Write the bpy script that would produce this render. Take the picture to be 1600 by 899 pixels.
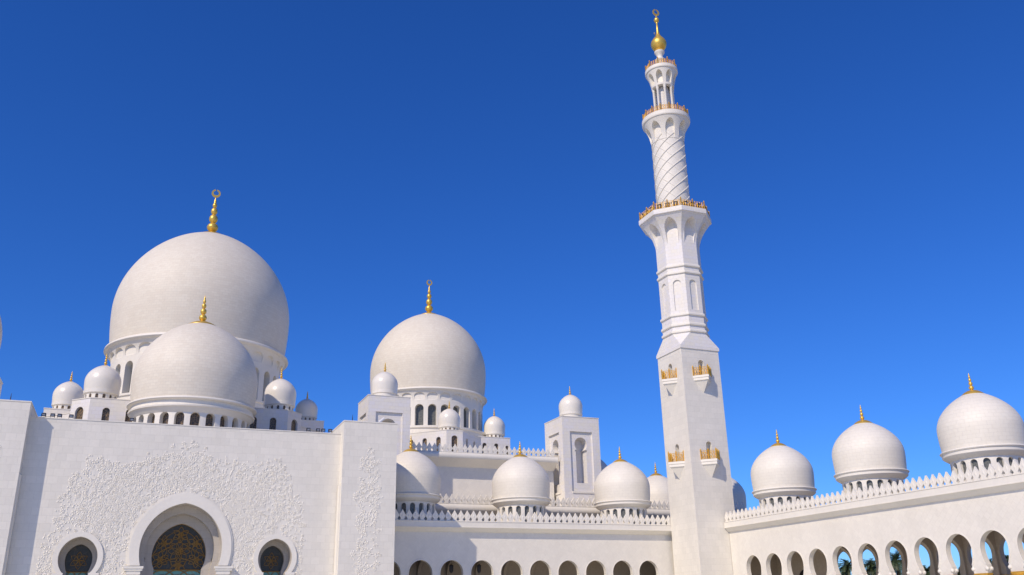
import bpy, math, random
from mathutils import Vector, Matrix
from mathutils.geometry import delaunay_2d_cdt
PI=math.pi; sin=math.sin; cos=math.cos; R_=math.radians
random.seed(7)
for o in list(bpy.data.objects): bpy.data.objects.remove(o)
C=bpy.context.scene
COL=C.collection

# ---------------------------------------------------------------- camera
cam=bpy.data.cameras.new('camera'); co=bpy.data.objects.new('camera',cam); COL.objects.link(co)
rx=Vector((0.92341492,-0.38325955,-0.02042069)); dn=Vector((0.11495996,0.32696054,-0.93801973)); fw=Vector((0.36618178,0.86383385,0.34597974))
m=Matrix((rx,-dn,-fw)).transposed().to_4x4(); m.translation=(0,0,1.7); co.matrix_world=m
cam.sensor_width=36; cam.lens=31.05; cam.clip_end=6000; cam.clip_start=.1
C.camera=co
C.render.resolution_x=1024; C.render.resolution_y=575

# ---------------------------------------------------------------- sun and sky
SUNDIR=Vector((1.5,1.0,-1.53)).normalized()          # the way the light travels
to_sun=-SUNDIR
el=math.asin(to_sun.z); az=math.atan2(to_sun.x,to_sun.y)
sl=bpy.data.lights.new('sun','SUN'); sl.energy=3.75; sl.angle=R_(.5); sl.color=(1,.86,.70)
so=bpy.data.objects.new('sun',sl); COL.objects.link(so); so.rotation_euler=SUNDIR.to_track_quat('-Z','Y').to_euler(); so.location=(-60,-30,90)
w=bpy.data.worlds.new('World'); C.world=w; w.use_nodes=True
nt=w.node_tree; nt.nodes.clear()
sky=nt.nodes.new('ShaderNodeTexSky'); sky.sky_type='NISHITA'; sky.sun_disc=False
sky.sun_elevation=el; sky.sun_rotation=az; sky.air_density=1.0; sky.dust_density=.15; sky.ozone_density=4.0; sky.altitude=300
hs=nt.nodes.new('ShaderNodeMix'); hs.data_type='RGBA'; hs.blend_type='MULTIPLY'; hs.inputs[0].default_value=1; hs.inputs[7].default_value=(.42,.735,1.32,1)   # the camera's vivid blue
bg=nt.nodes.new('ShaderNodeBackground'); bg.inputs['Strength'].default_value=.105
wo=nt.nodes.new('ShaderNodeOutputWorld')
s0=nt.nodes.new('ShaderNodeHueSaturation'); s0.inputs['Saturation'].default_value=1.2; nt.links.new(sky.outputs[0],s0.inputs['Color']); nt.links.new(s0.outputs[0],hs.inputs[6]); nt.links.new(hs.outputs[2],bg.inputs[0]); nt.links.new(bg.outputs[0],wo.inputs[0])
C.view_settings.view_transform='Standard'; C.view_settings.look='None'; C.view_settings.exposure=0.0; C.view_settings.gamma=1
C.render.engine='CYCLES'
C.cycles.max_bounces=8; C.cycles.diffuse_bounces=5

# ---------------------------------------------------------------- materials
def newmat(n):
    m=bpy.data.materials.new(n); m.use_nodes=True; t=m.node_tree; t.nodes.clear()
    b=t.nodes.new('ShaderNodeBsdfPrincipled'); o=t.nodes.new('ShaderNodeOutputMaterial'); t.links.new(b.outputs[0],o.inputs[0])
    return m,t,b
def mth(t,op,a=None,b=None,av=0,bv=0):
    n=t.nodes.new('ShaderNodeMath'); n.operation=op; n.inputs[0].default_value=av; n.inputs[1].default_value=bv
    if a is not None: t.links.new(a,n.inputs[0])
    if b is not None: t.links.new(b,n.inputs[1])
    return n.outputs[0]
def mixc(t,f,a,b,mode='MIX'):
    n=t.nodes.new('ShaderNodeMix'); n.data_type='RGBA'; n.blend_type=mode
    if isinstance(f,(int,float)): n.inputs[0].default_value=f
    else: t.links.new(f,n.inputs[0])
    for i,x in ((6,a),(7,b)):
        if isinstance(x,tuple): n.inputs[i].default_value=(*x,1)
        else: t.links.new(x,n.inputs[i])
    return n.outputs[2]
def marble(name,c1,c2,cm,bw,bh,mort=.02,mode='flat',rad=1.0,rot=0,rough=.6,bump=.012,dirt=.5):
    m,t,b=newmat(name)
    tc=t.nodes.new('ShaderNodeTexCoord'); sp=t.nodes.new('ShaderNodeSeparateXYZ'); t.links.new(tc.outputs['Object'],sp.inputs[0])
    if mode=='flat':
        g=t.nodes.new('ShaderNodeNewGeometry'); sn=t.nodes.new('ShaderNodeSeparateXYZ'); t.links.new(g.outputs['True Normal'],sn.inputs[0])
        u=mth(t,'SUBTRACT',mth(t,'MULTIPLY',sp.outputs[1],sn.outputs[0]),mth(t,'MULTIPLY',sp.outputs[0],sn.outputs[1]))
    else:
        u=mth(t,'MULTIPLY',mth(t,'ARCTAN2',sp.outputs[1],sp.outputs[0]),None,bv=rad)
    cb=t.nodes.new('ShaderNodeCombineXYZ')
    if rot:
        a=mth(t,'ADD',u,sp.outputs[2]); bb=mth(t,'SUBTRACT',sp.outputs[2],u)
        t.links.new(mth(t,'MULTIPLY',a,None,bv=.7071),cb.inputs[0]); t.links.new(mth(t,'MULTIPLY',bb,None,bv=.7071),cb.inputs[1])
    else:
        t.links.new(u,cb.inputs[0]); t.links.new(sp.outputs[2],cb.inputs[1])
    br=t.nodes.new('ShaderNodeTexBrick'); t.links.new(cb.outputs[0],br.inputs['Vector'])
    br.inputs['Scale'].default_value=1; br.inputs['Brick Width'].default_value=bw; br.inputs['Row Height'].default_value=bh
    br.inputs['Mortar Size'].default_value=mort; br.inputs['Mortar Smooth'].default_value=.3; br.inputs['Bias'].default_value=0
    br.inputs['Color1'].default_value=(*c1,1); br.inputs['Color2'].default_value=(*c2,1); br.inputs['Mortar'].default_value=(*cm,1)
    no=t.nodes.new('ShaderNodeTexNoise'); no.inputs['Scale'].default_value=.22; no.inputs['Detail'].default_value=6; no.inputs['Roughness'].default_value=.65
    mp=t.nodes.new('ShaderNodeMapping'); mp.inputs['Scale'].default_value=(1,1,.45); t.links.new(tc.outputs['Object'],mp.inputs[0]); t.links.new(mp.outputs[0],no.inputs['Vector'])
    rp=t.nodes.new('ShaderNodeMapRange'); t.links.new(no.outputs['Fac'],rp.inputs[0]); rp.inputs[1].default_value=.35; rp.inputs[2].default_value=.7; rp.inputs[3].default_value=1; rp.inputs[4].default_value=1-.16*dirt
    n2=t.nodes.new('ShaderNodeTexNoise'); n2.inputs['Scale'].default_value=3.2; n2.inputs['Detail'].default_value=5; t.links.new(tc.outputs['Object'],n2.inputs['Vector'])
    r2=t.nodes.new('ShaderNodeMapRange'); t.links.new(n2.outputs['Fac'],r2.inputs[0]); r2.inputs[1].default_value=.3; r2.inputs[2].default_value=.7; r2.inputs[3].default_value=1; r2.inputs[4].default_value=.955
    f=mth(t,'MULTIPLY',rp.outputs[0],r2.outputs[0])
    cc=t.nodes.new('ShaderNodeCombineColor'); [t.links.new(f,cc.inputs[i]) for i in range(3)]
    col=mixc(t,1.0,br.outputs['Color'],cc.outputs[0],'MULTIPLY')
    t.links.new(col,b.inputs['Base Color'])
    b.inputs['Roughness'].default_value=rough
    if bump:
        bp=t.nodes.new('ShaderNodeBump'); bp.inputs['Distance'].default_value=bump; bp.inputs['Strength'].default_value=.6; bp.invert=True
        t.links.new(br.outputs['Fac'],bp.inputs['Height']); t.links.new(bp.outputs[0],b.inputs['Normal'])
    return m
W1=(.79,.75,.655); W2=(.735,.70,.61); WM=(.655,.62,.54)
M={}
M['wall']=marble('wall_marble',W1,W2,WM,1.05,.85,.012)
M['fine']=marble('fine_marble',W1,(.77,.745,.735),WM,.9,.55,.01)
M['scale']=marble('scaled_marble',W1,(.75,.71,.62),(.72,.68,.59),.62,.62,.012,rot=1)
M['plain']=marble('carved_marble',W1,(.78,.74,.647),W1,40,40,.0,bump=0)
M['relief']=marble('relief_marble',(.79,.75,.655),(.78,.74,.645),W1,40,40,.0,bump=0,dirt=.2)
def domemat(n,rad,h,wd,warm=0): 
    return marble(n,(.755-.01*warm,.705-.02*warm,.59-.03*warm),(.71,.66-.02*warm,.545-.03*warm),(.60,.555,.46),wd,h,.014,mode='round',rad=rad,rough=.62,dirt=.28)
M['dome_great']=domemat('great_dome_marble',15,.45,.9,.8)
M['dome_mid']=domemat('hall_dome_marble',9,.4,.8,.7)
M['dome_small']=marble('arcade_dome_marble',(.78,.735,.63),(.755,.71,.605),(.67,.63,.535),.85,.42,.013,mode='round',rad=4.3,rough=.55,dirt=.4)
M['dome_tiny']=marble('turret_dome_marble',(.775,.735,.64),(.775,.735,.64),(.775,.735,.64),50,50,0,bump=0,rough=.3,dirt=.3)
def gold(n,c=(.86,.56,.11),r=.36):
    m,t,b=newmat(n); b.inputs['Base Color'].default_value=(*c,1); b.inputs['Metallic'].default_value=.6; b.inputs['Roughness'].default_value=r
    no=t.nodes.new('ShaderNodeTexNoise'); no.inputs['Scale'].default_value=5; no.inputs['Detail'].default_value=4
    tc=t.nodes.new('ShaderNodeTexCoord'); t.links.new(tc.outputs['Object'],no.inputs['Vector'])
    mr=t.nodes.new('ShaderNodeMapRange'); mr.inputs[3].default_value=r-.06; mr.inputs[4].default_value=r+.14; t.links.new(no.outputs['Fac'],mr.inputs[0]); t.links.new(mr.outputs[0],b.inputs['Roughness'])
    col=mixc(t,no.outputs['Fac'],c,tuple(x*.8 for x in c)); t.links.new(col,b.inputs['Base Color'])
    return m
M['gold']=gold('gold_leaf'); M['gilt']=gold('gilt_rail',(.85,.50,.08),.45); M['oldgold']=gold('gilt_tracery',(.36,.21,.06),.5)
M['copper']=gold('copper_rail',(.82,.47,.07),.55); M['oldgold'].node_tree.nodes['Principled BSDF'].inputs['Metallic'].default_value=.5
def plainm(n,c,r=.6,metal=0):
    m,t,b=newmat(n); tc=t.nodes.new('ShaderNodeTexCoord'); no=t.nodes.new('ShaderNodeTexNoise'); no.inputs['Scale'].default_value=4; t.links.new(tc.outputs['Object'],no.inputs['Vector'])
    col=mixc(t,no.outputs['Fac'],c,tuple(x*.72 for x in c)); t.links.new(col,b.inputs['Base Color'])
    b.inputs['Roughness'].default_value=r; b.inputs['Metallic'].default_value=metal; return m
M['black']=plainm('black_lamp_metal',(.03,.03,.045),.4)
M['lens']=plainm('lamp_lens',(.25,.27,.3),.15)
M['white']=plainm('white_paint',(.8,.79,.78),.4)
M['fern']=plainm('palm_leaf',(.055,.085,.032),.55)
M['bark']=plainm('palm_bark',(.16,.12,.085),.9)
M['bush']=plainm('bush_leaf',(.06,.09,.035),.6)
M['door']=plainm('dark_glass_door',(.03,.03,.035),.1)
def lattice(n,base,line,sc,wd):
    m,t,b=newmat(n); tc=t.nodes.new('ShaderNodeTexCoord'); v=t.nodes.new('ShaderNodeTexVoronoi'); v.feature='DISTANCE_TO_EDGE'; v.inputs['Scale'].default_value=sc
    t.links.new(tc.outputs['Object'],v.inputs['Vector'])
    mr=t.nodes.new('ShaderNodeMapRange'); mr.inputs[1].default_value=wd*.6; mr.inputs[2].default_value=wd; mr.inputs[3].default_value=1; mr.inputs[4].default_value=0
    t.links.new(v.outputs['Distance'],mr.inputs[0]); col=mixc(t,mr.outputs[0],base,line); t.links.new(col,b.inputs['Base Color'])
    b.inputs['Roughness'].default_value=.32; b.inputs['Specular IOR Level'].default_value=.35; return m
M['pane']=lattice('latticed_glass',(.085,.07,.055),(.30,.20,.10),3.2,.07)
M['pane_grey']=lattice('grey_glass',(.11,.115,.11),(.2,.2,.17),2.2,.05)
M['glass_dark']=lattice('dark_stained_glass',(.05,.05,.04),(.10,.08,.05),1.6,.035)
M['glass_teal']=lattice('teal_glass',(.16,.38,.33),(.22,.28,.2),1.4,.03)
def groundm(n,c1,c2,bw,rough=.3):
    m,t,b=newmat(n); tc=t.nodes.new('ShaderNodeTexCoord'); br=t.nodes.new('ShaderNodeTexBrick'); t.links.new(tc.outputs['Object'],br.inputs[0])
    br.inputs['Scale'].default_value=1; br.inputs['Brick Width'].default_value=bw; br.inputs['Row Height'].default_value=bw; br.inputs['Mortar Size'].default_value=.01
    br.inputs['Color1'].default_value=(*c1,1); br.inputs['Color2'].default_value=(*c2,1); br.inputs['Mortar'].default_value=tuple(x*.7 for x in c1)+(1,)
    t.links.new(br.outputs[0],b.inputs['Base Color']); b.inputs['Roughness'].default_value=rough; return m
M['court']=groundm('courtyard_marble',(.84,.81,.66),(.81,.78,.63),1.2,.5)
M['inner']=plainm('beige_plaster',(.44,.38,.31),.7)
M['shade_lining']=marble('shade_toned_marble',(.50,.46,.40),(.46,.425,.37),(.36,.33,.29),1.4,.9,.014,bump=0)  # recess shade put into the colour of the window reveals and inner frames
M['sand']=plainm('sandy_ground',(.46,.40,.31),.9)

# ---------------------------------------------------------------- helpers
class MB:
    def __init__(s): s.v=[]; s.f=[]
    def add(s,vs,fs):
        k=len(s.v); s.v+=[tuple(p) for p in vs]; s.f+=[tuple(i+k for i in f) for f in fs]
    def box(s,a,b):
        (x0,y0,z0),(x1,y1,z1)=a,b
        s.add([(x0,y0,z0),(x1,y0,z0),(x1,y1,z0),(x0,y1,z0),(x0,y0,z1),(x1,y0,z1),(x1,y1,z1),(x0,y1,z1)],
              [(0,3,2,1),(4,5,6,7),(0,1,5,4),(1,2,6,5),(2,3,7,6),(3,0,4,7)])
    def prism(s,poly,z0,z1,top=True):
        n=len(poly); s.add([(x,y,z0) for x,y in poly]+[(x,y,z1) for x,y in poly],[(i,(i+1)%n,(i+1)%n+n,i+n) for i in range(n)]+([tuple(range(n,2*n)),tuple(range(n-1,-1,-1))] if top else []))
    def lathe(s,prof,n=64,c=(0,0,0),cap=False,ph=0):
        vs=[];fs=[]
        for r,z in prof:
            for i in range(n):
                a=2*PI*(i+ph)/n; vs.append((c[0]+r*cos(a),c[1]+r*sin(a),c[2]+z))
        for j in range(len(prof)-1):
            for i in range(n):
                k=(i+1)%n; fs.append((j*n+i,j*n+k,(j+1)*n+k,(j+1)*n+i))
        if cap: fs.append(tuple(range((len(prof)-1)*n,len(prof)*n))); fs.append(tuple(range(n-1,-1,-1)))
        s.add(vs,fs)
    def tube(s,pts,r,n=6,taper=None):
        pts=[Vector(p) for p in pts]; N=len(pts); vs=[];fs=[]
        up=Vector((0,0,1)) 
        for i,p in enumerate(pts):
            d=(pts[min(i+1,N-1)]-pts[max(i-1,0)]).normalized()
            u=d.cross(up); 
            if u.length<.05: u=d.cross(Vector((0,1,0)))
            u.normalize(); q=d.cross(u); rr=r if taper is None else r+(taper-r)*i/(N-1)
            for k in range(n):
                a=2*PI*k/n; vs.append(p+u*rr*cos(a)+q*rr*sin(a))
        for i in range(N-1):
            for k in range(n):
                l=(k+1)%n; fs.append((i*n+k,i*n+l,(i+1)*n+l,(i+1)*n+k))
        fs.append(tuple(range(n))); fs.append(tuple(range((N-1)*n,N*n))[::-1])
        s.add(vs,fs)
    def mesh(s,name,mat,ang=32):
        me=bpy.data.meshes.new(name); me.from_pydata(s.v,[],s.f); me.update()
        if mat is not None: me.materials.append(mat if not isinstance(mat,str) else M[mat])
        if ang>24: me.polygons.foreach_set('use_smooth',[True]*len(me.polygons)); me.set_sharp_from_angle(angle=R_(ang))
        else: me.polygons.foreach_set('use_smooth',[False]*len(me.polygons))
        return me
    def build(s,name,mat,parent=None,ang=32,fix=True):
        me=s.mesh(name,mat,ang)
        if fix:
            import bmesh
            b=bmesh.new(); b.from_mesh(me); bmesh.ops.remove_doubles(b,verts=b.verts,dist=1e-4); bmesh.ops.recalc_face_normals(b,faces=b.faces); b.to_mesh(me); b.free()
        o=bpy.data.objects.new(name,me); COL.objects.link(o)
        if parent: o.parent=parent
        return o
def tag(o,label=None,cat=None,group=None,kind=None):
    if label: o['label']=label
    if cat: o['category']=cat
    if group: o['group']=group
    if kind: o['kind']=kind
    return o
def empty(name,loc,label,cat,group=None,rz=0):
    o=bpy.data.objects.new(name,None); COL.objects.link(o); o.location=loc; o.rotation_euler=(0,0,rz); o.empty_display_size=.5
    return tag(o,label,cat,group)
def inst(name,me,parent,loc=(0,0,0),rz=0):
    o=bpy.data.objects.new(name,me); COL.objects.link(o); o.parent=parent; o.location=loc; o.rotation_euler=(0,0,rz); return o
def inst_tree(o,parent=None):
    c=o.copy(); COL.objects.link(c)
    if parent: c.parent=parent
    for ch in [x for x in COL.objects if x.parent==o]: inst_tree(ch,c)
    return c

# pointed horseshoe arch outline, list of (u,z) from bottom left over the apex to bottom right
def arch(w,zc,h,neck=None,zn=None,zb=None,n=14,cu=0):
    R=[]; e=max((h*h-w*w)/(2*w),0)
    if h<w*1.001: # round
        top=[(w*sin(i/n*PI/2),zc+h*cos(i/n*PI/2)) for i in range(n+1)]
    else:
        rr=w+e; a1=math.acos(e/rr); top=[(rr*cos(a1*(1-i/n))-e,zc+rr*sin(a1*(1-i/n))) for i in range(n+1)]
    low=[]
    if neck:
        d=zc-zn; rl=d/math.sqrt(max(1e-6,1-(neck/w)**2))
        for i in range(1,n+1):
            z=d*i/n; low.append((w*math.sqrt(max(0,1-(z/rl)**2)),zc-z))
    if zb is not None: 
        low.append((low[-1][0] if low else w,zb))
    right=top+low
    left=[(-x,z) for x,z in right[::-1]]
    out=left[:-1]+right
    return [(x+cu,z) for x,z in out]
def inside(p,poly):
    x,y=p; c=False; n=len(poly)
    for i in range(n):
        x0,y0=poly[i]; x1,y1=poly[i-1]
        if (y0>y)!=(y1>y) and x<(x1-x0)*(y-y0)/(y1-y0)+x0: c=not c
    return c
def sheet(outer,holes,step=None):
    """triangulate the area of outer minus holes -> verts2d, tris"""
    vs=[Vector(p) for p in outer]; ed=[(i,(i+1)%len(outer)) for i in range(len(outer))]
    if step:
        us=[p[0] for p in outer]; zs=[p[1] for p in outer]; u0,u1,z0,z1=min(us),max(us),min(zs),max(zs)
        su,sz=step; nu=max(1,round((u1-u0)/su)); nz=max(1,round((z1-z0)/sz))
        # subdivide rectangular border and fill grid
        vs=[];ed=[]
        b=[(u0+(u1-u0)*i/nu,z0) for i in range(nu)]+[(u1,z0+(z1-z0)*i/nz) for i in range(nz)]+[(u1-(u1-u0)*i/nu,z1) for i in range(nu)]+[(u0,z1-(z1-z0)*i/nz) for i in range(nz)]
        vs=[Vector(p) for p in b]; ed=[(i,(i+1)%len(b)) for i in range(len(b))]
        for i in range(1,nu):
            for j in range(1,nz):
                p=(u0+(u1-u0)*i/nu,z0+(z1-z0)*j/nz)
                if not any(inside(p,h) for h in holes): vs.append(Vector(p))
    for h in holes:
        k=len(vs); vs+=[Vector(p) for p in h]; ed+=[(k+i,k+(i+1)%len(h)) for i in range(len(h))]
    r=delaunay_2d_cdt(vs,ed,[],0,1e-5)
    V=[tuple(p) for p in r[0]]; F=[]
    for f in r[2]:
        cx=sum(V[i][0] for i in f)/len(f); cy=sum(V[i][1] for i in f)/len(f)
        if any(inside((cx,cy),h) for h in holes): continue
        if not step and not inside((cx,cy),outer): continue
        F.append(tuple(f))
    return V,F
def wall_sheet(mb,outer,holes,frame,thick,back=True,step=None,rims=True):
    """frame(u,z,w)->xyz with w running into the wall"""
    V,F=sheet(outer,holes,step)
    mb.add([frame(u,z,0) for u,z in V],F)
    if back: mb.add([frame(u,z,thick) for u,z in V],[f[::-1] for f in F])
    for h in holes:
        n=len(h); mb.add([frame(u,z,0) for u,z in h]+[frame(u,z,thick) for u,z in h],[(i,(i+1)%n,(i+1)%n+n,i+n) for i in range(n)])
    if rims:
        n=len(outer); mb.add([frame(u,z,0) for u,z in outer]+[frame(u,z,thick) for u,z in outer],[(i,(i+1)%n,(i+1)%n+n,i+n) for i in range(n)])
def frame_y(x0,y0): return lambda u,z,w:(x0+u,y0+w,z)      # wall facing -Y
def frame_x(x0,y0): return lambda u,z,w:(x0+w,y0-u,z)      # wall facing -X
def frame_d(p,q):                                          # wall from p to q, w to the left-hand inside
    p=Vector(p);q=Vector(q); d=(q-p).normalized(); nrm=Vector((-d.y,d.x))
    return lambda u,z,w:(p.x+d.x*u+nrm.x*w,p.y+d.y*u+nrm.y*w,z)
def panel(outline,frame,w=0): # filled polygon
    V,F=sheet(outline,[]); mb=MB(); mb.add([frame(u,z,w) for u,z in V],F); return mb
def rect(u0,u1,z0,z1): return [(u0,z0),(u1,z0),(u1,z1),(u0,z1)]
def band(mb,outl_out,outl_in,frame,w0,w1):
    """solid moulding between two open outlines"""
    n=len(outl_out); vs=[];fs=[]
    for o,i in zip(outl_out,outl_in): vs+=[frame(*o,w0),frame(*i,w0),frame(*i,w1),frame(*o,w1)]
    for k in range(n-1):
        a=4*k;b=a+4
        for j in range(4): l=(j+1)%4; fs.append((a+j,a+l,b+l,b+j))
    fs+=[(0,1,2,3),tuple(4*(n-1)+j for j in (3,2,1,0))]
    mb.add(vs,fs)

# ---------------------------------------------------------------- finials
def finial_profile(H,r0,drop):
    P=[(r0*.97,-drop-.12*r0),(r0*1.02,-drop-.02*r0),(r0,-drop+.03*r0),(r0*.75,-drop*.5+.05*r0),(r0*.45,-drop*.12+.07*r0),(r0*.25,.05*H)]
    bulbs=[(.075,.30,.135),(.30,.52,.105),(.52,.70,.08),(.70,.83,.055)]
    for a,b,r in bulbs:
        nk=r*.42
        P.append((nk*H,a*H+.004*H))
        for i in range(1,8):
            u=i/8; P.append(((nk+(r-nk)*sin(PI*u)**.8)*H,(a+(b-a)*u)*H))
    P+=[(.028*H,.835*H),(.035*H,.87*H),(.016*H,.93*H),(.002*H,1.0*H)]
    return [(r*.95 if i>5 else r,z) for i,(r,z) in enumerate(P)]
def crescent(mb,z,R,c=(0,0)):
    n=40; vs=[];fs=[]
    for i in range(n+1):
        a=PI/2+.16+(2*PI-.32)*i/n          # nearly closed ring, thick at its foot
        t=.13*R+.16*R*(1-abs(2*i/n-1))
        ro=R; ri=R-2*t
        for rr,y in ((ro,-.08*R),(ri,-.08*R),(ri,.08*R),(ro,.08*R)): vs.append((c[0]+rr*cos(a)*.97,c[1]+y,z+rr*sin(a)))
    for k in range(n):
        a=4*k;b=a+4
        for j in range(4): l=(j+1)%4; fs.append((a+j,a+l,b+l,b+j))
    fs+=[(0,1,2,3),(4*n+3,4*n+2,4*n+1,4*n)]
    mb.add(vs,fs)
def make_finial(parent,z,H,r0,moon=0,n=24,drop=0):
    mb=MB(); mb.lathe(finial_profile(H,r0,drop),n,(0,0,z)); o=mb.build('finial','gold',parent,ang=60)
    if moon:
        mm=MB(); crescent(mm,z+H+moon*.8,moon); mm.build('crescent','gold',o)
    return o
def drop_at(R,h,r0,tip):
    a=math.acos(r0/R); return h*(1-(sin(a)*(1-tip)+tip*(1-r0/R)**1.5))
def rot2(a,x,y): return (x*cos(a)-y*sin(a),x*sin(a)+y*cos(a))

# ---------------------------------------------------------------- domes
def dome_profile(R,zw,h,zr,rb=.957,tip=.10,n=44):
    P=[]
    for i in range(12,0,-1):
        u=i/12; P.append((R*(1-(1-rb)*u**1.8),zw-(zw-zr)*u))
    for i in range(n+1):
        a=i/n*PI/2; r=cos(a); z=sin(a)
        z=z*(1-tip)+tip*(1-r)**1.5 if r<1 else 0
        P.append((max(R*r,.0005),zw+h*z))
    return P
def drum_openings(parent,mb,n,r,z0,z1,zo0,zo1,hw,depth,panemat,win='window',ph=0,hip=None,zbase=0):
    """round wall with n arched openings; panes become children"""
    bw=2*PI*r/n; h=hip or hw
    ol=arch(hw,zo1-h,h,zb=zo0,n=6)
    V,F=sheet(rect(-bw/2,bw/2,z0,z1),[ol],step=(bw/6,(z1-z0)))
    for k in range(n):
        a0=2*PI*(k+ph)/n
        fr=lambda u,z,w:((r-w)*cos(a0+u/r),(r-w)*sin(a0+u/r),z)
        mb.add([fr(u,z,0) for u,z in V],F)
        m=len(ol); mb.add([fr(u,z,0) for u,z in ol]+[fr(u,z,depth) for u,z in ol],[(i,(i+1)%m,(i+1)%m+m,i+m) for i in range(m)])
    fr=lambda u,z,w:((r-w)*cos(u/r),(r-w)*sin(u/r),z)
    pm=MB(); V2,F2=sheet([(u*1.03,z) for u,z in ol],[]); pm.add([fr(u,z,depth-.03) for u,z in V2],F2)
    # a light glazing bar frame round the pane edge
    me=pm.mesh('window',M[panemat])
    for k in range(n): inst(win,me,parent,(0,0,0),2*PI*(k+ph)/n)
def make_small_dome(loc,label,R=4.36,name='arcade_dome',n=18,group='small domes along the arcade roofs',shade=None):
    t=empty(name,loc,label,'dome',group); z=loc[2]; s=R/4.36
    zr=(17.35-13.7)*s; zw=(19.75-13.7)*s
    d=MB(); d.lathe(dome_profile(R,zw,4.42*s,zr+.1*s,rb=.965,tip=.19),72); d.build('shell','dome_small',t,ang=60)
    rim=MB(); rim.lathe([(R*.95,zr+.16*s),(R*1.015,zr+.12*s),(R*1.035,zr+.02*s),(R*1.02,zr-.08*s),(R*.995,zr-.12*s),(R*.99,zr-.45*s),(R*.95,zr-.62*s),(R*.87,zr-.86*s),(R*.83,zr-.95*s),(R*.83,zr-1.0*s),(R*.6,zr-1.0*s)],72); rim.build('rim_moulding','plain',t,ang=28)
    b=MB(); drum_openings(t,b,n,R*.83,-.2,zr-.98*s,.75*s,zr-1.12*s,.36*s,.34*s,'pane_grey'); b.build('drum','plain',t,ang=20)
    c=MB(); c.lathe([(R*.73,0),(R*.73,zr)],36); c.build('drum_core','plain',t)
    make_finial(t,zw+4.42*s-.02,2.15*s,1.25*s,drop=drop_at(R,4.42*s,1.25*s,.19))
    return t
def make_tiny_dome(loc,label,R,name='turret_dome',n=14,group='little glossy domes on the hall roof corners',windows=True,H=None):
    t=empty(name,loc,label,'dome',group); zr=R*.62; zw=R*1.18
    d=MB(); d.lathe(dome_profile(R,zw,R*1.06,zr,rb=.96,tip=.12,n=28),56); d.build('shell','dome_tiny',t,ang=60)
    k=MB(); k.lathe([(R*.955,zr+.03),(R*.975,zr),(R*.97,zr-.2*R),(R*.92,zr-.24*R),(R*.88,zr-.25*R)],56); k.build('rim_moulding','dome_tiny',t,ang=30)
    b=MB()
    if windows: drum_openings(t,b,n,R*.88,-.1,zr-.22*R,.06*R,zr-.28*R,R*.085,.16,'pane')
    else: b.lathe([(R*.9,-.1),(R*.9,zr-.2*R)],56)
    b.build('drum','plain',t,ang=20)
    c=MB(); c.lathe([(R*.80,0),(R*.80,zr)],30); c.build('drum_core','plain',t)
    make_finial(t,zw+R*1.06-.02,(H or R*.75),R*.22,n=14,drop=drop_at(R,R*1.06,R*.22,.12))
    return t
def scallops(mb,n,r0,r1,z0,z1,rin,power=1.7,poly=False,aw=.36,ab=.08,at=.86,ph=0,pt=1.15,thick=None):
    """flare from radius r0 at z0 to r1 at z1 with n arched recesses back to radius rin"""
    H=z1-z0
    def rad(v): return r0+(r1-r0)*max(0,v)**power
    hw=aw; ol=arch(hw,ab+(at-ab)*.48,(at-ab)*.52,zb=ab,n=9)
    V,F=sheet(rect(-.5,.5,0,1),[ol],step=(.07,.06))
    for k in range(n):
        a0=2*PI*(k+ph)/n
        if poly:
            tn=math.tan(PI/n)
            def fr(u,v,rr): 
                x,y=rr,rr*tn*2*u; X,Y=rot2(a0,x,y); return (X,Y,z0+H*v)
        else:
            def fr(u,v,rr): a=a0+u*2*PI/n; return (rr*cos(a),rr*sin(a),z0+H*v)
        mb.add([fr(u,v,rad(v)) for u,v in V],F)
        m=len(ol); mb.add([fr(u,v,rad(v)) for u,v in ol]+[fr(u,v,min(rin,rad(v))-.02) for u,v in ol],[(i,(i+1)%m,(i+1)%m+m,i+m) for i in range(m)])
        V2,F2=sheet(ol,[]); mb.add([fr(u,v,min(rin,rad(v))-.015) for u,v in V2],F2)
def ring_profile(mb,prof,n,poly,c=(0,0,0)):
    """lathe; for poly, radius is the apothem and corners lie between faces"""
    if poly: mb.lathe([(r/cos(PI/n),z) for r,z in prof],n,c,ph=.5)
    else: mb.lathe(prof,n if n>20 else 64,c)

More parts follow.
